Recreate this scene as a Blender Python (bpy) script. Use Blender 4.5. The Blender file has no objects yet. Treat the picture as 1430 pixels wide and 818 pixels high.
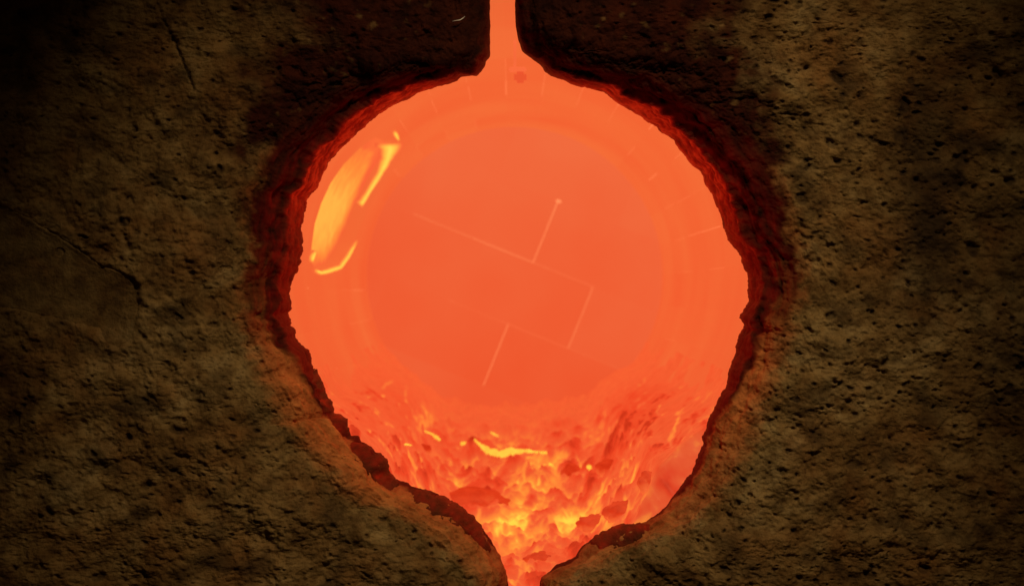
import bpy, bmesh, math, random
import numpy as np
from mathutils import Vector, Matrix

random.seed(7)
R_ = math.radians
SC = bpy.context.scene
COL = SC.collection

# ------------------------------------------------------------------ camera, world, lamps, exposure
CAM_D = 1.6                      # metres from the door faces to the lens
S = 0.9 / 1430.0                 # metres per unit of the survey grid on the door faces
cam_d = bpy.data.cameras.new('camera')
cam_d.sensor_width = 36.0
cam_d.lens = 36.0 * CAM_D / 0.9
cam_d.clip_start = 0.05
cam_d.clip_end = 60.0
cam_d.dof.use_dof = True
cam_d.dof.focus_distance = CAM_D + 0.01
cam_d.dof.aperture_fstop = 9.0
cam = bpy.data.objects.new('camera', cam_d)
cam.location = (0, -CAM_D, 0)
cam.rotation_euler = (R_(90), 0, 0)
COL.objects.link(cam)
SC.camera = cam

wd = bpy.data.worlds.new('World')
SC.world = wd
wd.use_nodes = True
bg = wd.node_tree.nodes['Background']
bg.inputs[0].default_value = (0.9, 0.45, 0.12, 1)
bg.inputs[1].default_value = 0.010

def spot(name, loc, target, power, angle, size, col):
    d = bpy.data.lights.new(name, 'SPOT')
    d.energy = power
    d.color = col
    d.spot_size = R_(angle)
    d.spot_blend = 1.0
    d.shadow_soft_size = size
    o = bpy.data.objects.new(name, d)
    o.location = loc
    o.rotation_euler = (Vector(target) - Vector(loc)).to_track_quat('-Z', 'Y').to_euler()
    COL.objects.link(o)
    return o

spot('workshop_lamp', (0.34, -1.25, 1.22), (0.03, 0, -0.05), 54, 34, 0.03, (1.0, 0.75, 0.42))

SC.view_settings.view_transform = 'Standard'
SC.view_settings.look = 'None'
SC.view_settings.exposure = 0.0
SC.view_settings.gamma = 1.0
SC.view_settings.use_curve_mapping = False
SC.cycles.use_denoising = True
SC.cycles.max_bounces = 8
SC.cycles.diffuse_bounces = 4
SC.cycles.sample_clamp_indirect = 4.0

# ------------------------------------------------------------------ noise in numpy
def _h(ix, iy, iz, seed):
    n = (ix * 374761393 + iy * 668265263 + iz * 2147483647 + seed * 1274126177) & 0xFFFFFFFF
    n = ((n ^ (n >> 13)) * 1274126177) & 0xFFFFFFFF
    n = ((n ^ (n >> 16)) * 2246822519) & 0xFFFFFFFF
    return (n ^ (n >> 15)) & 0xFFFFFFFF

def vnoise(x, y, z=None, seed=0):
    """gradient noise, about -1..1"""
    x = np.asarray(x, float); y = np.asarray(y, float)
    z = np.zeros_like(x) if z is None else np.asarray(z, float)
    xi = np.floor(x).astype(np.int64); yi = np.floor(y).astype(np.int64); zi = np.floor(z).astype(np.int64)
    xf = x - xi; yf = y - yi; zf = z - zi
    u = xf ** 3 * (xf * (xf * 6 - 15) + 10); v = yf ** 3 * (yf * (yf * 6 - 15) + 10); w = zf ** 3 * (zf * (zf * 6 - 15) + 10)
    out = 0
    for a in (0, 1):
        for b in (0, 1):
            for c in (0, 1):
                h = _h(xi + a, yi + b, zi + c, seed)
                gx = (h & 255) / 127.5 - 1; gy = ((h >> 8) & 255) / 127.5 - 1; gz = ((h >> 16) & 255) / 127.5 - 1
                g = gx * (xf - a) + gy * (yf - b) + gz * (zf - c)
                out = out + g * (u if a else 1 - u) * (v if b else 1 - v) * (w if c else 1 - w)
    return out * 1.5

def fbm(x, y, z=None, seed=0, octs=4, gain=0.5, ridged=False):
    t = 0; amp = 1.0; f = 1.0; tot = 0
    for k in range(octs):
        n = vnoise(x * f, y * f, None if z is None else z * f, seed + 17 * k)
        if ridged: n = 1 - 2 * np.minimum(1, np.abs(n) * 1.6)
        t = t + n * amp; tot += amp; amp *= gain; f *= 2.03
    return t / tot * (1.0 if ridged else 1.5)

def sstep(a, b, x):
    t = np.clip((x - a) / (b - a), 0, 1)
    return t * t * (3 - 2 * t)

def pits(x, y, cell, rmin, rmax, prob, seed, stretch=1.0, ang=0.0):
    x = x + 0.25 * cell * vnoise(x / cell, y / cell, None, seed + 8); y = y + 0.25 * cell * vnoise(x / cell, y / cell, None, seed + 9)
    """scattered craters: returns 0..1 depth"""
    c, s = math.cos(ang), math.sin(ang)
    u = (x * c + y * s) / cell; v = (-x * s + y * c) / cell * stretch
    ui = np.floor(u).astype(np.int64); vi = np.floor(v).astype(np.int64)
    wob = 0.45 * vnoise(x / (cell * .25), y / (cell * .35), None, seed + 5)
    out = np.zeros_like(u)
    for a in (-1, 0, 1):
        for b in (-1, 0, 1):
            h = _h(ui + a, vi + b, ui * 0 + 3, seed)
            px = (h & 1023) / 1023.0; py = ((h >> 10) & 1023) / 1023.0
            h2 = _h(ui + a, vi + b, ui * 0 + 9, seed + 1)
            on = ((h2 & 1023) / 1023.0) < prob
            r = (rmin + (rmax - rmin) * (((h2 >> 10) & 1023) / 1023.0) ** 1.6) / cell
            d = np.sqrt((u - ui - a - px) ** 2 + (v - vi - b - py) ** 2) / r + wob
            out = np.maximum(out, np.where(on, 1 - sstep(0.35, 1.05, d), 0))
    return out

def knobs(x, y, cell, seed, wob=0.3):
    """rounded grains pressed together: about 0..1"""
    x = x + wob * cell * vnoise(x / cell * 1.3, y / cell * 1.3, None, seed + 8); y = y + wob * cell * vnoise(x / cell * 1.3, y / cell * 1.3, None, seed + 9)
    u = x / cell; v = y / cell
    ui = np.floor(u).astype(np.int64); vi = np.floor(v).astype(np.int64)
    f1 = np.full(u.shape, 9.0)
    for a in (-1, 0, 1):
        for b in (-1, 0, 1):
            h = _h(ui + a, vi + b, ui * 0 + 3, seed)
            r = 0.75 + 0.6 * ((h >> 20) & 1023) / 1023.0
            d = np.hypot(u - ui - a - (h & 1023) / 1023.0, v - vi - b - ((h >> 10) & 1023) / 1023.0) * r
            f1 = np.minimum(f1, d)
    return 1 - np.clip(f1, 0, 1) ** 2

# ------------------------------------------------------------------ object helpers
def tag(o, label=None, cat=None, group=None, kind=None):
    for k, v in (('label', label), ('category', cat), ('group', group), ('kind', kind)):
        if v: o[k] = v
    return o

def empty(name, loc=(0, 0, 0)):
    o = bpy.data.objects.new(name, None)
    o.location = loc
    o.empty_display_size = 0.02
    COL.objects.link(o)
    return o

def link(name, me, mat=None, parent=None):
    if mat is not None and len(me.materials) == 0: me.materials.append(mat)
    o = bpy.data.objects.new(name, me)
    COL.objects.link(o)
    if parent is not None: o.parent = parent
    return o

def mesh_py(name, verts, faces, smooth=False):
    me = bpy.data.meshes.new(name)
    me.from_pydata([tuple(v) for v in verts], [], [tuple(f) for f in faces])
    me.update()
    if smooth:
        for p in me.polygons: p.use_smooth = True
    return me

def grid_mesh(name, P, attrs=None, keep=None, flip=False):
    """P: (n,m,3) vertex grid -> quad mesh, float attributes on points, optional (n-1,m-1) keep mask"""
    n, m = P.shape[:2]
    i, j = np.meshgrid(np.arange(n - 1), np.arange(m - 1), indexing='ij')
    a = i * m + j
    q = np.stack([a, a + m, a + m + 1, a + 1], -1)
    if flip: q = q[..., ::-1]
    q = q[keep] if keep is not None else q.reshape(-1, 4)
    used = np.unique(q)
    remap = np.full(n * m, -1, np.int64); remap[used] = np.arange(len(used))
    q = remap[q]
    V = P.reshape(-1, 3)[used]
    me = bpy.data.meshes.new(name)
    me.vertices.add(len(V)); me.vertices.foreach_set('co', V.astype(np.float32).ravel())
    me.loops.add(q.size); me.loops.foreach_set('vertex_index', q.astype(np.int32).ravel())
    me.polygons.add(len(q))
    me.polygons.foreach_set('loop_start', np.arange(0, q.size, 4, dtype=np.int32))
    me.polygons.foreach_set('use_smooth', np.ones(len(q), bool))
    me.update(calc_edges=True)
    for k, A in (attrs or {}).items():
        at = me.attributes.new(k, 'FLOAT', 'POINT')
        at.data.foreach_set('value', A.reshape(-1)[used].astype(np.float32))
    me.validate()
    return me

# ------------------------------------------------------------------ materials
class NT:
    def __init__(s, name):
        s.m = bpy.data.materials.new(name); s.m.use_nodes = True
        s.t = s.m.node_tree; s.n = s.t.nodes; s.p = s.n['Principled BSDF']
    def new(s, typ, **kw):
        nd = s.n.new(typ)
        for k, v in kw.items(): setattr(nd, k, v)
        return nd
    def l(s, a, b): s.t.links.new(a, b)
    def noise(s, scale, detail=4, rough=0.55, vec=None, dist=0.0):
        nd = s.new('ShaderNodeTexNoise')
        nd.inputs['Scale'].default_value = scale; nd.inputs['Detail'].default_value = detail
        nd.inputs['Roughness'].default_value = rough; nd.inputs['Distortion'].default_value = dist
        if vec is not None: s.l(vec, nd.inputs['Vector'])
        return nd.outputs['Fac']
    def obj(s): return s.new('ShaderNodeTexCoord').outputs['Object']
    def ramp(s, fac, stops):
        r = s.new('ShaderNodeValToRGB')
        e = r.color_ramp.elements
        e[0].position = stops[0][0]; e[0].color = (*stops[0][1], 1)
        e[1].position = stops[-1][0]; e[1].color = (*stops[-1][1], 1)
        for p, c in stops[1:-1]:
            e.new(p).color = (*c, 1)
        s.l(fac, r.inputs[0])
        return r.outputs[0]
    def mix(s, fac, a, b, typ='MIX'):
        x = s.new('ShaderNodeMix', data_type='RGBA', blend_type=typ)
        for sock, v in ((x.inputs[0], fac), (x.inputs[6], a), (x.inputs[7], b)):
            if isinstance(v, (int, float)): sock.default_value = v
            elif isinstance(v, tuple): sock.default_value = (*v, 1)
            else: s.l(v, sock)
        return x.outputs[2]
    def math(s, op, a, b=0.0, clamp=False):
        x = s.new('ShaderNodeMath', operation=op, use_clamp=clamp)
        for sock, v in ((x.inputs[0], a), (x.inputs[1], b)):
            if isinstance(v, (int, float)): sock.default_value = v
            else: s.l(v, sock)
        return x.outputs[0]
    def attr(s, name):
        a = s.new('ShaderNodeAttribute'); a.attribute_name = name
        return a.outputs['Fac']
    def bump(s, h, strength, dist):
        b = s.new('ShaderNodeBump'); b.inputs['Strength'].default_value = strength; b.inputs['Distance'].default_value = dist
        s.l(h, b.inputs['Height']); s.l(b.outputs[0], s.p.inputs['Normal'])

def door_material():
    k = NT('castable_refractory'); v = k.obj()
    n1 = k.noise(9, 5, 0.6, v); n2 = k.noise(60, 5, 0.65, v); n3 = k.noise(340, 3, 0.6, v)
    n4 = k.noise(24, 5, 0.62, v, 0.4)
    n1 = k.math('ADD', k.math('MULTIPLY', n1, 0.45), k.math('MULTIPLY', n4, 0.55))
    c = k.ramp(n1, [(0.36, (0.11, 0.052, 0.016)), (0.46, (0.21, 0.122, 0.045)), (0.54, (0.30, 0.192, 0.078)), (0.64, (0.40, 0.285, 0.135))])
    n5 = k.noise(17, 4, 0.6, k.new('ShaderNodeVectorMath', operation='ADD').outputs[0])
    n5.node.inputs['Vector'].links[0].from_node.inputs[1].default_value = (3.7, 1.1, 5.2)
    k.l(v, n5.node.inputs['Vector'].links[0].from_node.inputs[0])
    c = k.mix(k.math('MULTIPLY', k.math('SUBTRACT', n5, 0.5), 3.0, True), c, (0.26, 0.115, 0.035))
    c2 = k.ramp(n2, [(0.34, (0.42, 0.34, 0.25)), (0.5, (0.9, 0.88, 0.82)), (0.7, (1.12, 1.05, 0.92))])
    c = k.mix(0.75, c, c2, 'MULTIPLY')
    spk = k.ramp(n3, [(0.30, (0.35, 0.27, 0.2)), (0.42, (1, 1, 1))])
    c = k.mix(0.6, c, spk, 'MULTIPLY')
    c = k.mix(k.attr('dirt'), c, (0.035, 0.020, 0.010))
    rim_glow_c = k.ramp(n2, [(0.35, (0.42, 0.11, 0.028)), (0.65, (0.76, 0.25, 0.070))])  # furnace glow on the rim, painted as an orange base colour
    c = k.mix(k.attr('rim'), c, rim_glow_c)
    sootc = k.ramp(n2, [(0.35, (0.020, 0.004, 0.002)), (0.7, (0.060, 0.011, 0.004))])
    c = k.mix(k.attr('soot'), c, sootc)
    c = k.mix(k.attr('glaze'), c, (0.13, 0.016, 0.005))
    k.l(c, k.p.inputs['Base Color'])
    ro = k.math('SUBTRACT', 0.92, k.math('MULTIPLY', k.attr('glaze'), 0.30))
    k.l(ro, k.p.inputs['Roughness'])
    k.p.inputs['Specular IOR Level'].default_value = 0.12
    k.l(k.ramp(k.attr('glow'), [(0.0, (0, 0, 0)), (0.35, (0.030, 0.0004, 0.0002)), (0.65, (0.085, 0.0012, 0.0004)), (0.85, (0.18, 0.003, 0.0006)), (1.0, (0.36, 0.010, 0.002))]), k.p.inputs['Emission Color'])  # red emission added to the lip where furnace light falls short
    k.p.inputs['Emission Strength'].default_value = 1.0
    h = k.math('ADD', k.math('MULTIPLY', n2, 0.6), k.math('MULTIPLY', n3, 0.5))
    k.bump(h, 0.8, 0.004)
    return k.m

def simple_mat(name, col, rough, scale=80, spec=0.5, var=0.35, bump=0.3, dist=0.002):
    k = NT(name); v = k.obj()
    n = k.noise(scale, 5, 0.6, v)
    lo = tuple(c * (1 - var) for c in col); hi = tuple(min(1, c * (1 + var)) for c in col)
    k.l(k.ramp(n, [(0.3, lo), (0.7, hi)]), k.p.inputs['Base Color'])
    k.p.inputs['Roughness'].default_value = rough
    k.p.inputs['Specular IOR Level'].default_value = spec
    k.bump(n, bump, dist)
    return k.m

def hot_mat(name, c_lo, c_hi, scale=4.0, strength=1.0, rnd=0.0, fine=0.0, rise=0.0):
    """incandescent surface: temperature wanders between two glow colours"""
    k = NT(name)
    g = k.new('ShaderNodeNewGeometry').outputs['Position']
    n = k.noise(scale, 4, 0.5, g)
    if rise:                     # hot gas gathers under the crown: upper courses run hotter
        sx = k.new('ShaderNodeSeparateXYZ'); k.l(g, sx.inputs[0])
        n = k.math('ADD', n, k.math('MULTIPLY', sx.outputs[2], rise))
    if rnd:
        oi = k.new('ShaderNodeObjectInfo').outputs['Random']
        n = k.math('ADD', n, k.math('MULTIPLY', k.math('SUBTRACT', oi, 0.5), rnd))
    if fine:
        n = k.math('ADD', n, k.math('MULTIPLY', k.math('SUBTRACT', k.noise(90, 4, 0.6, g), 0.5), fine))
    c = k.ramp(n, [(0.25, c_lo), (0.75, c_hi)])
    k.p.inputs['Base Color'].default_value = (0.16, 0.07, 0.04, 1)
    k.p.inputs['Roughness'].default_value = 0.9
    k.p.inputs['Specular IOR Level'].default_value = 0.1
    k.l(c, k.p.inputs['Emission Color'])
    k.p.inputs['Emission Strength'].default_value = strength
    return k.m

def temp_mat(name, stops, amp=0.3, scale=60):
    k = NT(name)
    g = k.new('ShaderNodeNewGeometry').outputs['Position']
    f = k.math('ADD', k.attr('temp'), k.math('MULTIPLY', k.math('SUBTRACT', k.noise(scale, 4, 0.55, g), 0.5), amp))
    k.l(k.ramp(f, stops), k.p.inputs['Emission Color'])
    k.p.inputs['Base Color'].default_value = (0.16, 0.07, 0.04, 1)
    k.p.inputs['Roughness'].default_value = 0.9
    k.p.inputs['Emission Strength'].default_value = 1.0
    return k.m

def set_temp(me, vals):
    me.attributes.new('temp', 'FLOAT', 'POINT').data.foreach_set('value', np.array(vals, np.float32))

def melt_mat():
    k = NT('glowing_melt')
    g = k.new('ShaderNodeNewGeometry').outputs['Position']
    n = k.noise(70, 5, 0.6, g)
    f = k.math('ADD', k.attr('melt_heat'), k.math('MULTIPLY', k.math('SUBTRACT', n, 0.5), 0.16))
    c = k.ramp(f, [(0.0, (0.42, 0.014, 0.004)), (0.25, (0.68, 0.042, 0.012)), (0.5, (0.74, 0.095, 0.026)),
                   (0.75, (0.90, 0.27, 0.035)), (1.0, (1.0, 0.66, 0.06))])
    k.p.inputs['Base Color'].default_value = (0.12, 0.04, 0.02, 1)
    k.p.inputs['Roughness'].default_value = 0.6
    k.l(c, k.p.inputs['Emission Color'])
    k.p.inputs['Emission Strength'].default_value = 1.0
    return k.m

M_DOOR = door_material()
M_CRUST = simple_mat('dark_glassy_crust', (0.060, 0.010, 0.003), 0.55, 90, 0.18, 0.6, 0.5, 0.003)
M_PATCH = simple_mat('smooth_mortar', (0.25, 0.150, 0.052), 0.9, 45, 0.2, 0.25, 0.25, 0.002)
M_SHELL = simple_mat('scaled_steel', (0.05, 0.03, 0.02), 0.7)
M_FIBRE = simple_mat('pale_ceramic_fibre', (0.75, 0.70, 0.66), 0.6)
M_BRICK = hot_mat('hot_lining', (0.735, 0.096, 0.026), (0.755, 0.138, 0.036), 3.2, 1.0, 0.12, 0.0, 0.5)
M_BACK = hot_mat('hot_back_wall', (0.725, 0.088, 0.026), (0.74, 0.136, 0.046), 3.0, 1.0, 0.10, 0.0, 0.7)
M_MORTAR = hot_mat('hot_mortar', (0.85, 0.17, 0.055), (0.91, 0.21, 0.068), 6.0)
M_JOINT = hot_mat('hot_back_joint', (0.95, 0.25, 0.09), (1.0, 0.31, 0.11), 6.0)
M_RECESS = temp_mat('hot_burner_tile', [(0.0, (0.76, 0.11, 0.034)), (0.45, (0.82, 0.23, 0.036)), (0.8, (0.88, 0.36, 0.05)), (1.0, (0.95, 0.44, 0.06))], 0.95, 52)
M_EDGE = temp_mat('white_hot_edge', [(0.0, (0.74, 0.105, 0.033)), (0.4, (0.86, 0.27, 0.045)), (0.75, (0.96, 0.52, 0.06)), (1.0, (1.0, 0.70, 0.09))], 0.5, 120)
M_ROD = hot_mat('hot_probe_sheath', (0.82, 0.13, 0.04), (0.86, 0.15, 0.05), 20.0)
M_TIP = hot_mat('cooler_probe_tip', (0.72, 0.080, 0.024), (0.73, 0.088, 0.027), 20.0)
M_LUMP = temp_mat('cooler_clinker', [(0.0, (0.44, 0.012, 0.002)), (0.4, (0.62, 0.036, 0.008)), (1.0, (0.80, 0.12, 0.028))], 0.8, 60)
M_MELT = melt_mat()

# ------------------------------------------------------------------ the two doors
EDGE_L = [(683, -230), (683, -120), (683, 0), (683.8, 39), (683.5, 78), (682, 81), (677, 86), (677.7, 91), (673, 98), (667, 105.5), (657, 106),
 (645, 106.4), (638, 112), (623, 118.6), (608, 122), (584, 129.6), (567, 139), (547, 147.7), (529.6, 158.7), (515, 171),
 (502.7, 182), (491.7, 192.4), (483, 200), (472, 210), (466, 220), (457.5, 227), (447.7, 246.7), (441.6, 262.6), (436.7, 268.7),
 (427.5, 276.6), (427, 290), (424.4, 297), (425, 302), (419.8, 322), (422.7, 334), (422.7, 347.6), (419, 360), (420, 366),
 (414, 379), (406.8, 392.8), (403.9, 406), (406.9, 423), (406.8, 431), (401, 437), (405.5, 450), (404, 455), (412.5, 461), (411, 469.7),
 (420.7, 482), (430.5, 489), (434.9, 505), (436.6, 515), (445, 524.7), (452.5, 534.5), (456.9, 546.7), (466, 559), (467, 568.7),
 (466.9, 577), (477, 578.5), (485.5, 587), (489, 599), (491, 605), (499.5, 608.5), (513, 623), (527.6, 631.7), (540, 641.5), (542, 655),
 (548, 667), (566.7, 673), (579, 681), (591, 683), (605, 686.5), (619, 694.5), (638, 704.8), (657.8, 719.5), (670, 734), (686, 756),
 (698, 774.5), (704, 791.6), (708, 804), (709, 818), (710, 850), (710, 940), (710, 1060)]
EDGE_R = [(719.5, -230), (719.5, -120), (719.6, 0), (720.8, 36.7), (723, 51), (729, 71), (744, 83), (758.7, 94), (761, 100), (771, 106), (790.5, 112.5),
 (802.7, 118.6), (817, 121), (835.7, 127), (844, 128), (856.5, 139), (881, 154), (894, 161), (906.5, 171), (918.7, 177), (922, 185), (932, 187.5),
 (942, 199), (954, 213.7), (967.6, 231), (978.6, 237), (984, 248), (984.7, 256.5), (993, 265), (999, 281), (1008, 300), (1011, 316), (1018, 335),
 (1031.7, 353.7), (1039, 369.6), (1044, 384), (1046, 399), (1046.5, 420), (1040, 431), (1037, 437), (1033, 443.5), (1037, 447.7), (1039.8, 458.7),
 (1030.5, 468.5), (1028.5, 480.7), (1026.8, 498), (1018, 520), (1015.8, 539), (1004.8, 553), (999.5, 570), (989.5, 586), (987, 599), (981.5, 612),
 (982, 620), (973, 642), (967, 659), (960.7, 664), (954.6, 676.5), (942, 691), (929, 708.5), (911, 723), (896.5, 730.5), (872, 733), (857, 739),
 (838, 746), (820.7, 757), (811, 764.7), (804.8, 777), (794, 783), (776.7, 789), (767, 799), (756, 806), (754, 818), (752, 850), (752, 940), (752, 1060)]

def resample(pts, n):
    p = np.array(pts, float)
    d = np.r_[0, np.cumsum(np.hypot(*np.diff(p, axis=0).T))]
    t = np.linspace(0, d[-1], n)
    return np.stack([np.interp(t, d, p[:, 0]), np.interp(t, d, p[:, 1])], 1), t

def gsm(a, sig):
    r = int(sig * 3); k = np.exp(-0.5 * (np.arange(-r, r + 1) / sig) ** 2); k /= k.sum()
    pad = np.pad(a, ((r, r), (0, 0)), mode='edge') if a.ndim == 2 else np.pad(a, r, mode='edge')
    if a.ndim == 1: return np.convolve(pad, k, 'valid')
    return np.stack([np.convolve(pad[:, c], k, 'valid') for c in range(a.shape[1])], 1)

def poly_mask(x, y, poly):
    ins = np.zeros(x.shape, bool)
    n = len(poly)
    for k in range(n):
        (x0, y0), (x1, y1) = poly[k], poly[(k + 1) % n]
        c = ((y0 > y) != (y1 > y)) & (x < (x1 - x0) * (y - y0) / (y1 - y0 + 1e-9) + x0)
        ins ^= c
    return ins

def seg_dist(x, y, pts):
    best = np.full(x.shape, 1e9); tt = np.zeros(x.shape); acc = 0
    for (x0, y0), (x1, y1) in zip(pts[:-1], pts[1:]):
        dx, dy = x1 - x0, y1 - y0; L = math.hypot(dx, dy)
        t = np.clip(((x - x0) * dx + (y - y0) * dy) / (L * L), 0, 1)
        d = np.hypot(x - x0 - t * dx, y - y0 - t * dy)
        m = d < best; best = np.where(m, d, best); tt = np.where(m, acc + t * L, tt); acc += L
    return best, tt / acc

def to_world(px, py, yy):
    f = S * (1 + yy / CAM_D)
    return np.stack([(px - 715) * f, yy, (409 - py) * f], -1)

PATCH_POLY = [(-60, 250), (0, 284), (28, 299), (60, 318), (85, 333), (108, 348), (128, 362), (148, 374), (170, 381), (190, 386), (194, 410), (193, 440),
              (188, 470), (170, 486), (150, 480), (138, 458), (110, 452), (60, 438), (20, 430), (-60, 425)]
CRUST = {  # centre lines and half widths of the glassy crusts on the rim
 'L': [([(437, 515), (452, 540), (462, 565), (478, 588), (490, 608)], 13), ([(494, 616), (515, 640), (534, 658), (556, 676)], 17),
       ([(572, 684), (600, 698), (640, 716), (665, 745), (684, 768)], 16)],
 'R': [([(826, 760), (850, 748), (880, 742), (908, 735)], 15)]}

def build_door(side, label):
    left = side == 'L'
    sg = -1 if left else 1
    E, arc = resample(EDGE_L if left else EDGE_R, 1120)
    seed = 11 if left else 47
    Es = gsm(E, 1.2)
    T = np.gradient(gsm(E, 22), axis=0); T /= np.hypot(T[:, 0], T[:, 1])[:, None]
    N = np.stack([-T[:, 1], T[:, 0]], 1)
    N *= sg * np.sign(N[:, :1].mean()) if False else 1
    if (N[:, 0].mean() > 0) != (sg > 0): N = -N
    # raggedness of the eroded lip
    rag = np.interp(E[:, 1], [60, 110, 260, 420, 600, 780, 860], [0.15, 0.9, 1.6, 2.6, 2.6, 1.3, 0.4])
    jit = rag * fbm(arc / 9.0, arc * 0 + 3.3, None, seed, 4, 0.6)
    E = Es
    n = len(E)
    ox = -1000 if left else 2430
    O = np.stack([np.full(n, ox), np.linspace(-230, 1060, n)], 1)
    P1 = E + N * 95
    tau = np.linspace(0, 1, 240)
    B = ((1 - tau) ** 2)[None, :, None] * E[:, None] + (2 * tau * (1 - tau))[None, :, None] * P1[:, None] + (tau ** 2)[None, :, None] * O[:, None]
    cum = np.concatenate([np.zeros((n, 1)), np.cumsum(np.hypot(np.diff(B[..., 0], axis=1), np.diff(B[..., 1], axis=1)), axis=1)], 1)
    near = np.arange(0, 112, 1.35)
    nf = 370
    far = np.linspace(0, 1, nf + 1)[1:]
    far = 0.50 * far / 0.88 * (far <= 0.88) + (far > 0.88) * (0.50 + 0.50 * np.clip((far - 0.88) / 0.12, 0, 1) ** 1.6)
    D = np.concatenate([np.tile(near, (n, 1)), near[-1] + (cum[:, -1:] - near[-1]) * far[None]], 1)
    PX = np.empty_like(D); PY = np.empty_like(D)
    for k in range(n):
        PX[k] = np.interp(D[k], cum[k], B[k, :, 0]); PY[k] = np.interp(D[k], cum[k], B[k, :, 1])
    PX += N[:, :1] * jit[:, None] * np.exp(-D / 10.0); PY += N[:, 1:] * jit[:, None] * np.exp(-D / 10.0)
    # rounding of the rim
    ey = E[:, 1]
    if left:
        w = np.interp(ey, [60, 84, 104, 108, 125, 200, 330, 460, 600, 700, 780, 830], [16, 18, 26, 46, 66, 84, 76, 66, 74, 78, 64, 46])
    else:
        w = np.interp(ey, [30, 55, 85, 125, 190, 300, 400, 470, 560, 700, 735, 790, 830], [16, 26, 56, 76, 104, 96, 78, 64, 64, 58, 54, 44, 40])
    w = gsm(w * (1 + 0.16 * fbm(arc / 70, arc * 0, None, seed + 3, 3)), 8)
    ye = np.clip(w * S * 1.15, 0.02, 0.068)
    ye = np.maximum(ye, 0.045)
    q = np.clip(D / w[:, None], 0, 1)
    YY = ye[:, None] * (1 - np.sqrt(np.clip(1 - (1 - q) ** 2.0, 0, 1)))
    YY = YY + 0.010 * (1 - sstep(0.6, 2.2, D / w[:, None]))
    P = to_world(PX, PY, YY)
    # surface normals of the base form
    du = np.gradient(P, axis=0); dv = np.gradient(P, axis=1)
    Nn = np.cross(du, dv); Nn /= np.linalg.norm(Nn, axis=-1, keepdims=True) + 1e-12
    if Nn[:, -60:, 1].mean() > 0: Nn = -Nn
    Nn = np.stack([gsm(gsm(Nn[..., c], 5).T, 2).T for c in range(3)], -1)
    Nn /= np.linalg.norm(Nn, axis=-1, keepdims=True) + 1e-12
    X3, Y3, Z3 = PX, PY, YY / S
    # relief, in grid units
    reg = fbm(X3 / 150, Y3 / 150, None, seed + 21, 2)                 # where it is rough or smooth
    broad = 10.0 * fbm(X3 / 120, Y3 / 105, Z3 / 120, seed + 1, 3)
    lump = 6.0 * fbm(X3 / 34, Y3 / 32, Z3 / 30, seed + 2, 4, 0.55)
    rg = 0.5 + 0.5 * np.clip(fbm(X3 / 90, Y3 / 80, None, seed + 70, 3) * 1.8, -1, 1)
    flak = 5.0 * (1.2 - rg) * knobs(X3 + Z3 * .7, Y3 + Z3 * .5, 58, seed + 74, 0.5) + (0.4 + rg) * (4.6 * knobs(X3 + Z3 * .7, Y3 + Z3 * .5, 27, seed + 71) + 3.4 * knobs(X3 + Z3 * .7, Y3 + Z3 * .5, 12, seed + 72)) + 1.6 * knobs(X3 + Z3 * .7, Y3 + Z3 * .5, 6, seed + 73)
    fine = 1.5 * fbm(X3 / 6.5, Y3 / 6, Z3 / 6, seed + 5, 3, 0.6)
    if left:
        pd = 1.0 + 0.5 * reg
        p1 = pits(X3, Y3, 10, 1.0, 3.0, 0.34, seed + 6, 1.1, 0.5); p2 = pits(X3, Y3, 26, 2.0, 6.5, 0.34, seed + 7, 1.25, 0.4); p3 = pits(X3, Y3, 70, 6, 15, 0.25, seed + 8, 1.3, 0.5)
    else:
        pd = 1.15 + 0.6 * reg
        p1 = pits(X3, Y3, 10, 1.0, 3.6, 0.5, seed + 6, 1.1, 0.2); p2 = pits(X3, Y3, 22, 2.0, 7.0, 0.5, seed + 7, 1.2, 0.2); p3 = pits(X3, Y3, 64, 6, 14, 0.38, seed + 8, 1.3, 0.3)
    H = broad + lump + flak + fine
    pit = np.clip(pd, 0.3, 2) * (2.2 * p1 + 3.6 * p2 + 5.0 * p3)
    soft = sstep(3, 60, D)                         # the lip itself is fused and smoother
    top = 1 - sstep(150, 480, PY)
    lipk = 0.22 + 0.78 * soft
    pit = pit * (0.25 + 0.75 * soft * (1 - 0.5 * top * (1 - sstep(80, 160, D))))
    # streaks along the fused lip
    along = np.tile(arc[:, None], (1, D.shape[1]))
    streak = fbm(along / 34, D / 7.5 + along / 60, None, seed + 31, 4, 0.6, True)
    lipz = (1 - sstep(30, 80, D))
    H = H * lipk * (1 - 0.35 * lipz * top) - pit + lipz * 2.6 * streak
    H = H * (0.25 + 0.75 * sstep(0, 9, D))
    if left:
        # crack near the upper left and the shallow scar on the smooth patch
        ck, ct = seg_dist(PX + 3 * vnoise(PX / 9, PY / 9, None, 5), PY, [(214, -40), (222, 8), (232, 36), (246, 62), (258, 88), (274, 128)])
        H -= 4.2 * (1 - sstep(0.6, np.clip(4.2 * (1 - .75 * ct), 1.3, 5), ck))
        ck, ct = seg_dist(PX, PY, [(160, 270), (166, 300), (172, 330), (184, 350)])
        H -= 3.5 * (1 - sstep(1.0, 8, ck))
        pm = poly_mask(PX + 3 * vnoise(PX / 14, PY / 14, None, 8), PY + 3 * vnoise(PX / 13, PY / 13, None, 9), PATCH_POLY)
        pmf = gsm(gsm(pm.astype(float), 2).T, 2).T
        H = H * (1 - 0.85 * pmf)
    # hollows below the glassy crusts
    cmask = np.full(D.shape, -1.0)
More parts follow.
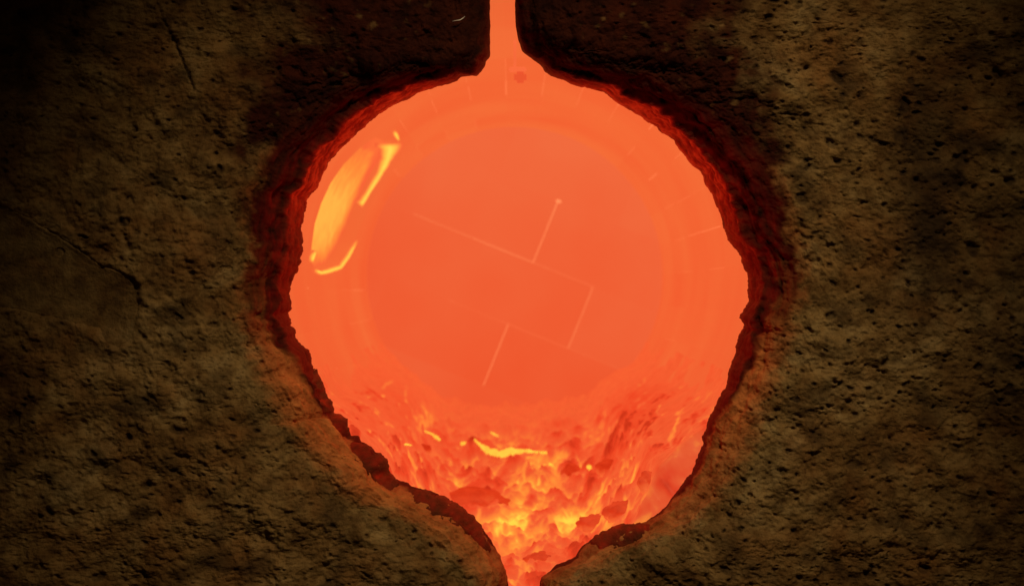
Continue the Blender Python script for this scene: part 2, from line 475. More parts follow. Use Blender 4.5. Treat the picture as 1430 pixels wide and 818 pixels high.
    for pts, hw in CRUST[side]:
        dd, tt = seg_dist(PX, PY, pts)
        hwv = hw * np.sqrt(np.clip(1 - (2 * tt - 1) ** 4, 0.02, 1)) * (1 + 0.35 * fbm(PX / 18, PY / 18, None, seed + 40, 3))
        cmask = np.maximum(cmask, 1 - dd / hwv)
        off = seg_dist(PX + sg * 6, PY - 15, pts)[0]
        H -= 7 * np.exp(-(off / 8.0) ** 2)
    lw = np.interp(ey, [60, 84, 104, 125, 200, 330, 430, 560, 700], [8, 12, 14, 24, 30, 27, 24, 18, 14]) * (1 + 0.7 * fbm(arc / 48, arc * 0, None, seed + 80, 4, 0.6))
    lw = np.clip(lw, 6, 60)[:, None]
    topk = np.interp(PY, [80, 120, 300, 480, 640], [0.4, 1, 1, 0.6, 0.25])
    H = H + topk * (3.6 * np.exp(-((D - lw) / 5.0) ** 2) - 6.0 * np.exp(-((D - lw - 14) / 10.0) ** 2))
    fil = fbm(along / 26 + D / 30, D / 4.2 + along / 90, None, seed + 83, 4, 0.6, True)
    H = H + topk * (1 - sstep(0.9, 1.3, D / lw)) * 1.6 * fil
    chip = pits(along + 2 * nzl(PX, PY), D * 1.6, 30, 6, 15, 0.55, seed + 90) if False else knobs(along, D * 1.7, 26, seed + 90, 0.5)
    H = H - np.interp(PY, [90, 130, 250, 700], [1.5, 3.0, 5.0, 5.0]) * sstep(2, 8, D) * (1 - sstep(0.9, 1.8, D / lw)) * (1 - chip)
    ledge = fbm(along / 70 + 5, D / 15, None, seed + 95, 4, 0.6)
    H = H + sstep(0.9, 1.5, D / lw) * (1 - sstep(0.8, 1.2, D / w[:, None])) * 5.5 * ledge
    H0 = H
    Pd = P + Nn * (H * S)[..., None]
    # ---- surface condition, plus furnace glow painted into rim colour and emission
    nz = fbm(PX / 55, PY / 45, None, seed + 60, 4)
    nz2 = fbm(PX / 17, PY / 15, None, seed + 61, 4)
    bw = np.interp(PY, [-100, 0, 80, 150, 250, 330, 420, 520, 620, 760], [430, 350, 250, 165, 100, 72, 46, 26, 10, 4])
    soot = 1 - sstep(0.72, 1.2, (D + 55 * nz * np.clip(bw / 120, .2, 1.5)) / bw)
    soot = np.clip(soot - 0.40 * sstep(0.3, 0.65, nz2) * sstep(60, 110, D) , 0, 1)
    soot = np.maximum(soot, (1 - sstep(0.85, 1.05, (D + 12 * nz2) / w[:, None])) * np.interp(PY, [80, 330, 430, 520], [1, 1, 0.75, 0]))
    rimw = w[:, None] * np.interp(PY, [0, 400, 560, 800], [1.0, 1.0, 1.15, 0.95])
    rim = (1 - sstep(0.55, 1.2, (D + 14 * nz2) / rimw)) * np.interp(PY, [0, 300, 480, 620, 760], [1, 1, 0.95, 0.95 if left else 0.7, 0.7 if left else 0.5])  # orange band: furnace glow on the bevel put into the base colour
    glaze = (1 - sstep(0.9, 1.25, D / lw)) * np.interp(PY, [40, 90, 330, 520, 680], [0.35, 1, 0.9, 0.55, 0.25]) * (0.55 + 0.45 * np.clip(streak + 0.4, 0, 1))
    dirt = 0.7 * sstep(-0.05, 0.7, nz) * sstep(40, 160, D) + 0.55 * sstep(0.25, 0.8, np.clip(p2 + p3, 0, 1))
    if not left:
        dirt = dirt + 0.75 * np.exp(-((PX - 1295 - 18 * nz) / 48) ** 2) * sstep(60, 170, PY) * (1 - sstep(330, 520, PY))
        dirt = dirt + 0.35 * np.exp(-((PX - 1400) / 50) ** 2 - ((PY - 450) / 160) ** 2)
    dirt = np.clip(dirt, 0, 0.9)
    filk = np.clip(0.5 + 0.42 * fil + 0.25 * streak, 0, 1)
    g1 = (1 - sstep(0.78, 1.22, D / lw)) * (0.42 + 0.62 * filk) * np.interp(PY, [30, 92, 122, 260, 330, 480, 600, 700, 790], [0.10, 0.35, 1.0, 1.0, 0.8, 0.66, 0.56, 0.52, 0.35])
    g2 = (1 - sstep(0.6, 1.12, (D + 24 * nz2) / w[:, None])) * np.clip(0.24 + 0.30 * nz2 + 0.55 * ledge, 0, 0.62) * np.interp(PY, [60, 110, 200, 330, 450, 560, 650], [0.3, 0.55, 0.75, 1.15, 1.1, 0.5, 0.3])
    glow = np.maximum(g1, g2)  # added lip emission, tops up the red furnace light on the rim
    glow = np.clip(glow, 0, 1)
    # ---- inner bore and back face, closed behind the lip
    back = []
    for off, dy in ((3, .004), (9, .010), (18, .018), (34, .026), (60, .030), (330, .031), (900, .032)):
        yb = np.full(n, 0.0) + ye + 0.010 + dy
        bx = E + N * (off + jit[:, None]) if off < 100 else (E + (O - E) * (0.2 if off < 500 else 1.0))
        back.append(to_world(bx[:, 0], bx[:, 1], np.maximum(yb, 0.0)))
    back = np.stack(back[::-1], 1)
    z1 = np.zeros(back.shape[:2])
    full = np.concatenate([back, Pd], 1)
    cat = lambda a, v=0.0: np.concatenate([z1 + v, a], 1)
    root = empty('furnace_door', (sg * 0.3, 0.02, -0.3))
    tag(root, label, 'furnace door')
    base = np.array(root.location)
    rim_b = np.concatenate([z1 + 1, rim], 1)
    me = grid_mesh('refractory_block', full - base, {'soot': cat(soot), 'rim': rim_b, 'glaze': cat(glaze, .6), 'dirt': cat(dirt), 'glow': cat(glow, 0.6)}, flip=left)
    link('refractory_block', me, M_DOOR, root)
    # glassy crusts, proud of the block
    for pts, hw in CRUST[side]:
        dd, tt = seg_dist(PX, PY, pts)
        hwv = hw * np.clip(1 - (2 * tt - 1) ** 2, 0.03, 1) ** 0.7 * np.clip(1 + 0.9 * fbm(PX / 15, PY / 13, None, seed + 40, 4, 0.6), 0.15, 2)
        cm = 1 - dd / hwv
        hh = 5.5 * np.sqrt(np.clip(cm, 0, 1)) * (1 + 0.35 * fbm(PX / 14, PY / 14, None, seed + 44, 3)) - 1.5 + 0.8 * fbm(PX / 4, PY / 4, None, seed + 45, 2)
        low = gsm(gsm(H0, 3).T, 3).T
        Pc = P + Nn * ((low + hh) * S)[..., None]
        keep = (cm > 0.0)[:-1, :-1]
        ca_ = {'glow': np.clip(0.50 + 0.55 * fbm(PX / 16, PY / 12, None, seed + 46, 3) - 0.5 * sstep(0, 14, D - 16), 0, 0.8), 'soot': np.full(D.shape, 0.75), 'glaze': np.full(D.shape, 0.6)}  # crusts carry the same added red emission as the lip
        link('glassy_crust', grid_mesh('glassy_crust', Pc - base, ca_, keep, flip=left), M_DOOR, root)
    if left:
        low = gsm(gsm(H0, 6).T, 6).T
        sm = 0.8 * fbm(PX / 40, PY / 40, None, 77, 3) + 0.35 * fbm(PX / 8, PY / 8, None, 78, 2)
        hole = 1 - sstep(3.5, 6.5, np.hypot((PX - 84), (PY - 352)) + 1.2 * vnoise(PX / 5, PY / 5, None, 3))
        hh = 1.9 + sm - 14 * hole + 1.5 * np.exp(-(seg_dist(PX, PY, PATCH_POLY[1:10])[0] / 4) ** 2)
        hh = hh * sstep(0.08, 0.5, pmf) - 2.5 * (1 - sstep(0.08, 0.5, pmf))
        Pc = P + Nn * ((low * 0.6 + hh) * S)[..., None]
        link('mortar_patch', grid_mesh('mortar_patch', Pc - base, {'dirt': np.clip(0.25 + 0.5 * nz2 + 0.5 * hole, 0, 0.9)}, (pmf > 0.06)[:-1, :-1], flip=left), M_DOOR, root)
    return root

build_door('L', 'left half of the pitted refractory furnace door, with a smooth mortar patch')
build_door('R', 'right half of the pitted refractory furnace door, crumbly and full of small holes')

# pale strand stuck on the left door, above the opening
def tube(name, pts, rad, mat, parent=None, sides=8):
    V = []; F = []
    pts = [Vector(p) for p in pts]
    for i, p in enumerate(pts):
        t = (pts[min(i + 1, len(pts) - 1)] - pts[max(i - 1, 0)]).normalized()
        a = t.orthogonal().normalized(); b = t.cross(a)
        r = rad[i] if isinstance(rad, (list, tuple)) else rad
        for k in range(sides):
            an = 2 * math.pi * k / sides
            V.append(p + a * math.cos(an) * r + b * math.sin(an) * r)
    for i in range(len(pts) - 1):
        for k in range(sides):
            F.append((i * sides + k, i * sides + (k + 1) % sides, (i + 1) * sides + (k + 1) % sides, (i + 1) * sides + k))
    F.append(tuple(range(sides))[::-1]); F.append(tuple((len(pts) - 1) * sides + k for k in range(sides)))
    return link(name, mesh_py(name, V, F, True), mat, parent)

st = [(632, 32.4), (636, 31.6), (640, 31.2), (643.5, 30.2), (646.5, 28), (649.5, 25.3)]
st = [((x - 715) * S, -0.009 - 0.001 * math.sin(i), (409 - y) * S) for i, (x, y) in enumerate(st)]
o = tube('fibre_strand', st, [0.0003, 0.0004, 0.0004, 0.0004, 0.00035, 0.0002], M_FIBRE)
tag(o, 'tiny pale curved fibre stuck to the sooty left door beside the top gap', 'fibre')

# ------------------------------------------------------------------ the furnace chamber behind the doors
RC, ZC, XC = 0.25, 0.03, 0.0045          # drum radius and axis
Y0, Y1 = 0.125, 1.48
chamber = empty('furnace_chamber', (XC, 0.8, ZC - RC))
tag(chamber, 'glowing orange brick lined furnace drum seen through the round door opening', 'furnace')
CB = Vector(chamber.location)

def cyl(theta, y, r):
    return Vector((XC + r * math.cos(theta), y, ZC + r * math.sin(theta))) - CB

def sheet_cyl(name, r, a0, a1, y0, y1, mat, na=64, ny=2):
    V = []; F = []
    for i in range(na + 1):
        for j in range(ny + 1):
            V.append(cyl(a0 + (a1 - a0) * i / na, y0 + (y1 - y0) * j / ny, r))
    for i in range(na):
        for j in range(ny):
            a = i * (ny + 1) + j
            F.append((a, a + 1, a + ny + 2, a + ny + 1))
    return link(name, mesh_py(name, V, F, True), mat, chamber)

NST = 31; DA = 2 * math.pi / NST; NR = 6; LY = (Y1 - Y0) / NR
PORT_S, PORT_R = range(11, 16), range(2, 5)
variants = []
def brick_mesh(gap, inset):
    """arch brick centred on angle 0, from y=0 to LY, hot face at RC"""
    V = []; F = []
    na = 3
    half = DA / 2 - gap / RC / 2
    for y in (0.0004, LY - 0.0004):
        for r in (RC + inset, RC + 0.06):
            for i in range(na + 1):
                t = -half + 2 * half * i / na
                V.append((r * math.cos(t), y, r * math.sin(t)))
    c = na + 1
    for i in range(na):
        F.append((i, i + 1, 2 * c + i + 1, 2 * c + i))
        F.append((c + i + 1, c + i, 3 * c + i, 3 * c + i + 1))
        F.append((i + 1, i, c + i, c + i + 1)); F.append((2 * c + i, 2 * c + i + 1, 3 * c + i + 1, 3 * c + i))
    F.append((0, 2 * c, 3 * c, c)); F.append((na, c + na, 3 * c + na, 2 * c + na))
    me = mesh_py('brick', V, F)
    me.materials.append(M_BRICK)
    return me
for gap, ins in ((0.00006, 0.0), (0.0001, 0.0002), (0.0013, 0.0002), (0.0020, 0.0004)):
    variants.append(brick_mesh(gap, ins))
rng = random.Random(3)
for r in range(NR):
    for s in range(NST):
        a = (s + 0.5 + (0.5 if r % 2 else 0.0) * 0) * DA
        if math.sin(a) < math.sin(R_(-53 if r else -36)): continue
        if s in PORT_S and r in PORT_R: continue
        v = rng.choices(variants, (5, 5, 2.5, 2.5))[0] if r > 1 else variants[rng.randrange(2)]
        o = bpy.data.objects.new('brick', v)
        COL.objects.link(o); o.parent = chamber
        o.location = Vector((XC, Y0 + r * LY, ZC)) - CB
        o.rotation_euler = (0, -a, 0)
PA0, PA1 = PORT_S[0] * DA, (PORT_S[-1] + 1) * DA
PB0, PB1 = Y0 + PORT_R[0] * LY, Y0 + (PORT_R[-1] + 1) * LY
sheet_cyl('mortar', RC + 0.006, R_(-34), PA0, Y0, Y1 - 0.001, M_MORTAR, 70)
sheet_cyl('mortar', RC + 0.006, R_(-56), R_(-34), Y0 + LY, Y1 - 0.001, M_MORTAR, 10)
sheet_cyl('mortar', RC + 0.006, R_(214), R_(236), Y0 + LY, Y1 - 0.001, M_MORTAR, 10)
sheet_cyl('mortar', RC + 0.006, PA1, R_(214), Y0, Y1 - 0.001, M_MORTAR, 30)
sheet_cyl('mortar', RC + 0.03, PA0 - .1, PA1 + .1, PB0 - .05, PB1 + .05, M_MORTAR, 24)
sheet_cyl('mortar', RC + 0.006, PA0, PA1, Y0, PB0, M_MORTAR, 24)
sheet_cyl('mortar', RC + 0.006, PA0, PA1, PB1, Y1 - 0.001, M_MORTAR, 24)
sheet_cyl('steel_shell', RC + 0.075, 0, 2 * math.pi, Y0 - 0.005, Y1 + 0.09, M_SHELL, 64)
# front ring that closes the drum behind the doors
V = []; F = []
for k in range(65):
    t = 2 * math.pi * k / 64
    for r in (RC + 0.001, 0.42):
        for y in (Y0 - 0.02, Y0 - 0.004):
            V.append((XC + r * math.cos(t) - CB.x, y - CB.y, ZC + r * math.sin(t) * (1.0 if math.sin(t) > 0 or r > .5 else 1.4) - CB.z))
for k in range(64):
    a = 4 * k; b = a + 4
    F += [(a, a + 2, b + 2, b), (a + 1, b + 1, b + 3, a + 3), (a, b, b + 1, a + 1), (a + 2, a + 3, b + 3, b + 2)]
link('front_ring', mesh_py('front_ring', V, F), M_SHELL, chamber)

# ---- back wall bricks in running bond, turned about 22 degrees, clipped to the drum
PB = S * (1 + Y1 / CAM_D)
ca, sa = 0.927, 0.375
def uv2w(u, v):      # bond coordinates (m) about the wall centre -> x, z
    return (u * ca + v * sa, -u * sa + v * ca)
def clip_circle(poly, rad):
    out = poly
    n = 72
    for k in range(n):
        t = 2 * math.pi * (k + 0.5) / n
        nx, ny = math.cos(t), math.sin(t)
        src, out = out, []
        for i in range(len(src)):
            p, q = src[i], src[(i + 1) % len(src)]
            dp = p[0] * nx + p[1] * ny - rad; dq = q[0] * nx + q[1] * ny - rad
            if dp <= 0: out.append(p)
            if (dp < 0) != (dq < 0) and abs(dp - dq) > 1e-12:
                f = dp / (dp - dq); out.append((p[0] + (q[0] - p[0]) * f, p[1] + (q[1] - p[1]) * f))
        if len(out) < 3: return []
    return out
WCX, WCZ = (722 - 715) * PB, (409 - 385) * PB
RH, BL = 92.5 * PB, 181 * PB
for row in range(-3, 4):
    v0 = -66.5 * PB + row * RH
    for kk in range(-3, 3):
        u0 = (17.7 if row % 2 else -73.0) * PB + kk * BL
        g = 0.00004
        gl = gr = gb = gt = g
        if row == 1 and kk == -1: gr, gb = 0.0012, 0.0006
        if row == 1 and kk == 0: gl = 0.0003
        if row == -1 and kk == 0: gt = 0.00018
        if row == 0 and kk == 0: gr, gb, gt = 0.0010, 0.00018, 0.0004
        if row == -1 and kk == -1: gr = 0.0012
        p = clip_circle([(u0 + gl, v0 + gb), (u0 + BL - gr, v0 + gb), (u0 + BL - gr, v0 + RH - gt), (u0 + gl, v0 + RH - gt)], RC + 0.04)
        if len(p) < 3: continue
        dy = rng.uniform(0, 0.0008)
        n = len(p)
        V = []
        for yy in (Y1 + 0.0005 + dy, Y1 + 0.05):
            for (u, v) in p:
                x, z = uv2w(u, v)
                V.append((XC + x - CB.x, yy - CB.y, ZC + z - CB.z))
        F = [tuple(range(n))[::-1], tuple(range(n, 2 * n))] + [(i, (i + 1) % n, n + (i + 1) % n, n + i) for i in range(n)]
        link('brick', mesh_py('brick', V, F), M_BACK, chamber)
n = 64
V = [(XC + (RC + .004) * math.cos(2 * math.pi * k / n) - CB.x, Y1 + 0.004 - CB.y, ZC + (RC + .004) * math.sin(2 * math.pi * k / n) - CB.z) for k in range(n)]
link('mortar', mesh_py('mortar', V, [tuple(range(n))]), M_JOINT, chamber)
# bright crumb of mortar at the corner of the top joint
u, v = uv2w(18.2 * PB, 118.6 * PB)
bm = bmesh.new(); bmesh.ops.create_icosphere(bm, subdivisions=1, radius=1)
bmesh.ops.scale(bm, vec=(0.0058, 0.003, 0.0032), verts=bm.verts)
bmesh.ops.rotate(bm, matrix=Matrix.Rotation(R_(22), 3, 'Y'), verts=bm.verts)
bmesh.ops.translate(bm, vec=Vector((XC + u, Y1, ZC + v)) - CB, verts=bm.verts)
me = bpy.data.meshes.new('mortar_crumb'); bm.to_mesh(me); bm.free()
link('mortar_crumb', me, M_JOINT, chamber)

# ---- burner block: curved tile with a recessed hot port
def hit(px, py, r=RC):
    """where a survey line meets the drum lining: (angle, y)"""
    dx, dz = (px - 715) * S / CAM_D, (409 - py) * S / CAM_D
    a = dx * dx + dz * dz; b = -2 * (dx * XC + dz * ZC); c = XC * XC + ZC * ZC - r * r
    t = (-b + math.sqrt(b * b - 4 * a * c)) / (2 * a)
    return math.atan2(dz * t - ZC, dx * t - XC), t - CAM_D
port_px = [(524, 192), (545, 201), (560, 211), (548, 232), (530, 262), (512, 296), (500, 326), (488, 352), (474, 374), (455, 381), (440, 378), (434, 362), (436, 340), (440, 312), (449, 284), (462, 256), (480, 230), (502, 208)]
outl = []
for i in range(len(port_px)):
    (x0, y0), (x1, y1) = port_px[i], port_px[(i + 1) % len(port_px)]
    for f in (0, .25, .5, .75):
        outl.append(hit(x0 + (x1 - x0) * f, y0 + (y1 - y0) * f))
cth = sum(p[0] % (2 * math.pi) for p in outl) / len(outl); cy = sum(p[1] for p in outl) / len(outl)
A0, A1 = PORT_S[0] * DA, (PORT_S[-1] + 1) * DA
B0, B1 = Y0 + PORT_R[0] * LY, Y0 + (PORT_R[-1] + 1) * LY
outl = [((p[0] % (2 * math.pi)), p[1]) for p in outl]
def to_rect(th, y):
    dt, dy = th - cth, y - cy
    k = []
    if dt > 1e-9: k.append((A1 - cth) / dt)
    if dt < -1e-9: k.append((A0 - cth) / dt)
    if dy > 1e-9: k.append((B1 - cy) / dy)
    if dy < -1e-9: k.append((B0 - cy) / dy)
    k = min(k)
    return cth + dt * k, cy + dy * k
V = []; F = []
m = len(outl); NL = 8
for L in range(NL + 1):
    f = L / NL
    for (th, y) in outl:
        rt, ry = to_rect(th, y)
        V.append(cyl(th + (rt - th) * f, y + (ry - y) * f, RC + 0.0003))
for L in range(NL):
    for i in range(m):
        a, b = L * m + i, L * m + (i + 1) % m
        F.append((a, b, b + m, a + m))
bb = link('burner_block', mesh_py('burner_block', V, F, True), M_BRICK, chamber)
V = []; F = []
DEP = (0.0, 0.006, 0.014, 0.021)
for k, dd in enumerate(DEP):
    for (th, y) in outl:
        sc = 1 - 0.06 * (dd / 0.021)
        V.append(cyl(cth + (th - cth) * sc, cy + (y - cy) * sc, RC + 0.0003 + dd))
for k in range(len(DEP) - 1):
    for i in range(m):
        a, b = k * m + i, k * m + (i + 1) % m
        F.append((a, a + m, b + m, b))
link('port_reveal', mesh_py('port_reveal', V, F, True), M_BRICK, bb)
V = []; F = []
TR = ((0.97, -0.15), (0.86, 0.30), (0.70, 0.78), (0.45, 0.95), (0.2, 1.0))
TV = []
for sc, tv in TR:
    for (th, y) in outl:
        V.append(cyl(cth + (th - cth) * sc, cy + (y - cy) * sc, RC + 0.0208))
        TV.append(tv - 0.55 * max(0.0, (cth - th) / 0.35) * (sc ** .5))
V.append(cyl(cth, cy, RC + 0.0208)); TV.append(1.0)
for k in range(4):
    for i in range(m):
        a, b = k * m + i, k * m + (i + 1) % m
        F.append((a, b, b + m, a + m))
for i in range(m): F.append((4 * m + i, 4 * m + (i + 1) % m, 5 * m))
me = mesh_py('burner_tile', V, F, True); set_temp(me, TV)
link('burner_tile', me, M_RECESS, bb)

def hot_edge(pts):
    """lumpy white-hot bead that follows the port edge; pts: x, y, width on the survey grid"""
    pp = []
    for (a, b) in zip(pts[:-1], pts[1:]):
        for f in np.linspace(0, 1, 5)[:-1]: pp.append(tuple(np.array(a) + (np.array(b) - np.array(a)) * f))
    pp.append(pts[-1])
    V = []; F = []; TV = []
    for i, (x, y, w) in enumerate(pp):
        x2, y2, _ = pp[min(i + 1, len(pp) - 1)]; x1, y1, _ = pp[max(i - 1, 0)]
        tx, ty = x2 - x1, y2 - y1; L = math.hypot(tx, ty) or 1
        nx, ny = -ty / L, tx / L
        w = w * (1 + 0.12 * rng.uniform(-1, 1)) + 3
        e = min(1.0, 0.35 + min(i, len(pp) - 1 - i) / 3.0)
        for s_, lift, tv in ((-.5, 0.0, -.1), (-.25, 0.002, .6), (0, .003, 1), (.25, 0.002, .6), (.5, 0.0, -.1)):
            th, yy = hit(x + nx * w * s_, y + ny * w * s_, RC - 0.001)
            V.append(cyl(th, yy, RC - 0.001 - lift)); TV.append(tv * e)
    for i in range(len(pp) - 1):
        for k in range(4):
            a = i * 5 + k; F.append((a, a + 1, a + 6, a + 5))
    me = mesh_py('hot_edge', V, F, True); set_temp(me, TV)
    link('hot_edge', me, M_EDGE, bb)
hot_edge([(543, 199, 40), (543, 208, 30), (539, 222, 15), (529, 243, 8), (515, 265, 6), (506, 280, 7), (501, 286, 10)])
hot_edge([(439, 350, 3), (435, 359, 6), (433, 366, 3)])
hot_edge([(437, 377, 2.5), (447, 381, 4), (456, 379, 6), (474, 373, 5), (485, 358, 4), (497, 336, 1.2)])
hot_edge([(549, 182, 2), (552, 187, 5), (556, 195, 1.5)])

# ---- probe hanging from the crown
pb = S * (1 + 0.42 / CAM_D)
pr = empty('thermocouple', (4 * pb, 0.42, (409 - 100) * pb))
tag(pr, 'thin probe with a square tip hanging from the furnace crown below the top gap', 'thermocouple')
tube('sheath', [(0, 0, ZC + RC - pr.location.z + .03), (0, 0, 0.004)], 0.0016, M_ROD, pr)
def box(name, c, h, mat, parent, bev=0.0015):
    bm = bmesh.new(); bmesh.ops.create_cube(bm, size=1)
    bmesh.ops.scale(bm, vec=(2 * h[0], 2 * h[1], 2 * h[2]), verts=bm.verts)
    bmesh.ops.bevel(bm, geom=bm.edges[:], offset=bev, segments=2, affect='EDGES')
    bmesh.ops.translate(bm, vec=c, verts=bm.verts)
    me = bpy.data.meshes.new(name); bm.to_mesh(me); bm.free()
    return link(name, me, mat, parent)
box('collar', (0.003, 0, 0.002), (0.010, 0.006, 0.0024), M_ROD, pr)
box('tip', (0.006, 0, -0.0065), (0.0068, 0.005, 0.0062), M_TIP, pr, 0.003)

# ---- melt on the drum floor
NX, NY = 420, 620
ux = np.linspace(-1, 1, NX); U = np.sin(ux * math.pi / 2 * 0.70)
yv = np.linspace(0.0, 1.0, NY) ** 1.25 * (Y1 - 0.10) + 0.115
UX, YV = np.meshgrid(U, yv, indexing='ij')
RXW = RC - 0.003
lev = -0.30 + 0.075 * YV
B = ZC - lev + 0.02
zc = ZC - RXW * np.sqrt(np.clip(1 - UX ** 2, 0, 1))
kk = 0.012
low = np.minimum(zc, zc + (lev - 0.01 - zc) * (1 - sstep(0.12, 0.60, np.abs(UX))))
base = kk * np.log(np.exp(low / kk) + np.exp(lev / kk))
XX = XC + UX * RXW
sd = 300
lum = fbm(XX / 0.050, YV / 0.15, base / 0.05, sd, 5, 0.58)
bil = np.abs(fbm(XX / 0.036, YV / 0.11, base / 0.036, sd + 5, 4, 0.55))
wallk = sstep(0.48, 0.62, np.abs(UX))
fall = 1 - 0.8 * wallk
clot0 = sstep(0.12, 0.5, fbm(XX / 0.030 + 9, YV / 0.10, base / 0.030, sd + 50, 4, 0.6))
ht = (0.007 * clot0 + 0.014 * lum + 0.011 * bil) * fall
drip = fbm(XX / 0.07, YV / 0.09, base / 0.07, sd + 9, 4, 0.6)
ZZ = base + ht
frt = 1 - sstep(0.116, 0.138, YV)
rad = (0.012 - 0.016 * sstep(0.68, 0.87, np.abs(UX)) + 0.008 * drip) * (1 - frt)
ang = np.arctan2(ZZ - ZC, XX - XC)
rad = rad * wallk - 0.040 * frt * sstep(0.25, 0.46, np.abs(UX))
XX2 = XX - np.cos(ang) * rad
ZZ = ZZ - np.sin(ang) * rad
# temperature: hollows hotter, plus a hot channel towards the door
heat = 0.43 - 0.55 * (bil - 0.26) * fall - 0.13 * lum * fall
heat += 0.05 * drip
clot = sstep(0.12, 0.5, fbm(XX / 0.030 + 9, YV / 0.10, base / 0.030, sd + 50, 4, 0.6))
heat -= 0.36 * clot * (1 - sstep(0.6, 1.1, YV))
vein = fbm(XX / 0.045 + 3, YV / 0.17, base / 0.045, sd + 30, 3, 0.5, True)
heat += 0.75 * np.clip(vein - 0.58, 0, 1) * (1 - sstep(0.9, 1.2, YV))
def spot_h(x, y, rx, ry, a): return a * np.exp(-((XX - x) / rx) ** 2 - ((YV - y) / ry) ** 2)
def at(px, py):           # survey point -> x, y on the mean melt level
    g = (py - 409) * S
    y = (0.30 - g) / (g / CAM_D + 0.075)
    return (px - 715) * S * (1 + y / CAM_D), y
pool = 0
for (px, py, wx, wy, a) in ((742, 730, 60, 26, .22), (700, 745, 50, 14, .16), (800, 738, 34, 12, .20), (745, 690, 38, 26, .22), (770, 655, 40, 14, .22),
                            (640, 690, 16, 12, .22), (590, 640, 10, 40, .14), (735, 795, 50, 24, .02)):
    x, y = at(px, py); _, ya = at(px, py - wy); _, yb = at(px, py + wy)
    pool = pool + spot_h(x, y, wx * S * (1 + y / CAM_D), abs(ya - yb) / 2, a)
heat = heat + pool * (1.0 + 0.7 * (0.28 - bil) * 2.0) + 0.18 * clot * np.clip(pool / 0.2, 0, 1)
for (px, py, wx, wy, a) in ((670, 690, 40, 26, -.12), (862, 690, 60, 34, -.16), (905, 660, 50, 30, -.10), (600, 655, 50, 30, -.06), (640, 640, 30, 14, -.10)):
    x, y = at(px, py); _, ya = at(px, py - wy); _, yb = at(px, py + wy)
    heat = heat + spot_h(x, y, wx * S * (1 + y / CAM_D), abs(ya - yb) / 2, a)
heat = np.where(YV > 1.0, heat + (0.50 - heat) * sstep(1.0, 1.3, YV + 0.12 * lum), heat)
heat = heat + (0.50 - heat) * sstep(0.70, 0.86, np.abs(UX)) * 0.8
fh = 0.44 + 0.42 * fbm(XX2 / 0.022, ZZ / 0.022, YV / 0.02, sd + 60, 4) + 0.3 * np.clip(fbm(XX2 / 0.03, ZZ / 0.03, YV / 0.03, sd + 61, 3, 0.5, True) - 0.4, 0, 1)
fm = (1 - sstep(0.118, 0.16, YV)) * sstep(0.3, 0.5, np.abs(UX))
heat = heat + (fh - heat) * fm
print('HEAT', np.percentile(heat, (1, 10, 50, 90, 99)), np.percentile(bil, (10, 50, 90)))
PM = np.stack([XX2, YV, ZZ], -1)
tag(link('melt', grid_mesh('melt', PM, {'melt_heat': np.clip(heat, 0.02, 1)}, flip=True), M_MELT), 'lumpy glowing melt over the furnace floor, hottest towards the door', 'melt', None, 'stuff')

XA, ZA = XX2, ZZ
def surf(px, py, lift=0.0):
    """first point of the melt met by a survey line"""
    ys = yv[yv > 0.13]
    for jj in range(len(yv) - len(ys), len(yv), 2):
        f = S * (1 + yv[jj] / CAM_D)
        x, z = (px - 715) * f, (409 - py) * f
        if np.interp(x, XA[:, jj], ZA[:, jj]) >= z: break
    d = Vector((x, yv[jj] + CAM_D, z))
    return Vector((x, yv[jj], z)) - d.normalized() * lift
def blob(name, p, r, mat, seed, sub=4, amp=0.5):
    bm = bmesh.new(); bmesh.ops.create_icosphere(bm, subdivisions=sub, radius=1)
    co = np.array([v.co[:] for v in bm.verts])
    d = 0.8 + amp * (knobs(co[:, 0] * 2 + co[:, 2] * 1.1 + seed, co[:, 1] * 2 + co[:, 2] * 1.3, 1.3, seed) - 0.3) + 0.3 * fbm(co[:, 0] * 1.5 + seed, co[:, 1] * 1.5, co[:, 2] * 1.5, seed, 5, 0.62)
    for v, k in zip(bm.verts, d): v.co = Vector((v.co.x * r[0] * k, v.co.y * r[1] * k, v.co.z * r[2] * k))
    for f in bm.faces: f.smooth = True
    me = bpy.data.meshes.new(name); bm.to_mesh(me); bm.free()
    set_temp(me, [0.35 + 0.9 * float(np.clip(0.15 - c[2], 0, 1)) + 0.8 * float(q - 1) * -1 for c, q in zip(co, d)])
    o = link(name, me, mat); o.location = p
    return o
LUMPS = [(662, 690, 46, 22, 'broad dull red clinker lump left of the hot yellow channel'),
         (872, 704, 26, 17, 'darkest red clinker lump beside the right door edge'),
         (835, 722, 26, 14, 'flat dark red clinker lump just above the lower right door rim'),
         (798, 652, 14, 15, 'upright dark clinker lump just left of the small yellow spark'),
         (755, 774, 20, 10, 'small peaked dark clinker lump low in the gap between the doors'),
         (908, 662, 16, 16, 'dull clinker lump furthest to the right, against the drum wall'),
         (852, 645, 18, 12, 'small dull clinker lump just right of the small yellow spark'),
         (592, 622, 9, 8, 'tiny round clinker lump furthest to the left among yellow flecks')]
for i, (px, py, wx, wy, lab) in enumerate(LUMPS):
    p = surf(px, py + wy * 0.5); f = S * (1 + p.y / CAM_D)
    p = p + Vector((0, wx * f * 0.35, -wy * f * 0.25))
    o = blob('clinker_lump', p, (wx * f, wx * f * 0.9, wy * f * 1.0), M_LUMP, 500 + i)
    tag(o, lab, 'clinker', 'dark clinker lumps lying in the melt')
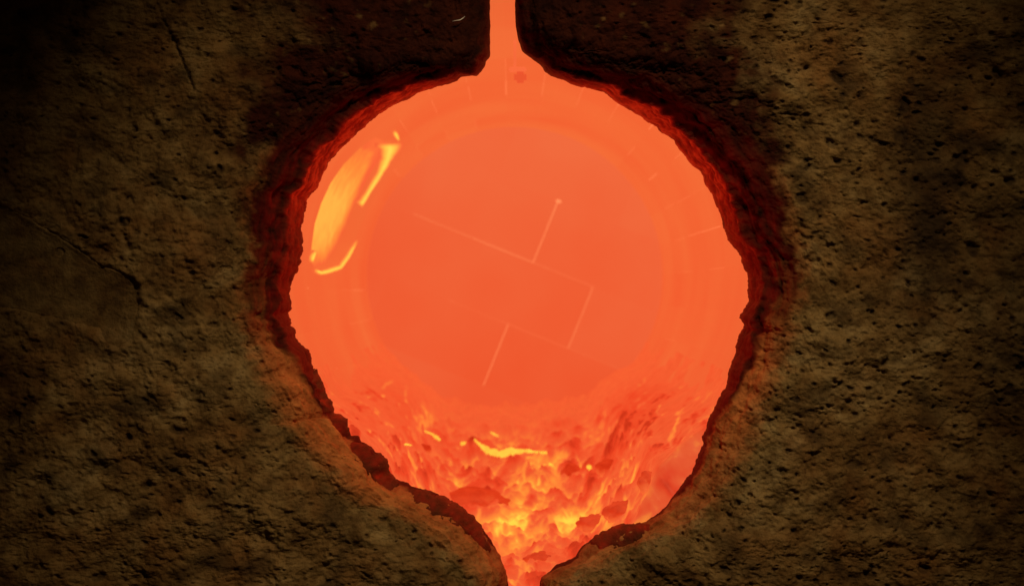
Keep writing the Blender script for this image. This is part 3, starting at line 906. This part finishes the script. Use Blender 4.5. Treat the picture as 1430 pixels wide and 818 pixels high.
M_STREAM = hot_mat('yellow_hot_melt', (0.97, 0.46, 0.04), (1.0, 0.68, 0.07), 60.0, 1.0)
def stream(path, label):
    V = []; F = []
    pp = []
    for a, b in zip(path[:-1], path[1:]):
        for f in np.linspace(0, 1, 6)[:-1]: pp.append(tuple(np.array(a) + (np.array(b) - np.array(a)) * f))
    pp.append(path[-1])
    ypr = float(np.median([surf(x, y).y for (x, y, w) in pp]))
    for (x, y, w) in pp:
        w = w * (1 + 0.25 * rng.uniform(-1, 1))
        c0 = surf(x, y, 0.004)
        if abs(c0.y - ypr) > 0.05: c0 = Vector((c0.x * (ypr + CAM_D) / (c0.y + CAM_D), ypr, c0.z * (ypr + CAM_D) / (c0.y + CAM_D)))
        ypr = c0.y
        f = S * (1 + c0.y / CAM_D)
        for k in range(8):
            an = 2 * math.pi * k / 8
            V.append((c0.x, c0.y + w * f * .5 * math.cos(an), c0.z + w * f * .5 * math.sin(an)))
    for i in range(len(pp) - 1):
        for k in range(8):
            F.append((i * 8 + k, i * 8 + (k + 1) % 8, i * 8 + 8 + (k + 1) % 8, i * 8 + 8 + k))
    F.append(tuple(range(8))[::-1]); F.append(tuple((len(pp) - 1) * 8 + k for k in range(8)))
    o = link('molten_bead', mesh_py('molten_bead', V, F, True), M_STREAM)
    tag(o, label, 'melt bead', 'yellow hot beads of melt')
stream([(662, 613, 3), (669, 621, 8), (678, 629, 12), (697, 635, 13), (712, 630, 11), (730, 630, 8), (748, 632, 6), (764, 632, 4)], 'long bright yellow bead of melt lying across the middle of the floor')
stream([(684, 603, 2), (690, 606, 4), (696, 609, 3)], 'tiny yellow bead just behind the long bright yellow one')
stream([(643, 619, 4), (649, 620, 8), (655, 619, 4)], 'short yellow bead at the left end of the long bright one')
stream([(589, 600, 2), (600, 605, 4), (612, 612, 6), (615, 614, 3)], 'slanting yellow bead at the left, above the tiny round lump')
stream([(564, 621, 3), (569, 621, 5), (575, 622, 2)], 'leftmost yellow bead, a short fleck above the left door rim')
stream([(819, 652, 4), (822, 653, 10), (826, 653, 5)], 'round yellow spark of melt alone on the right half of the floor')
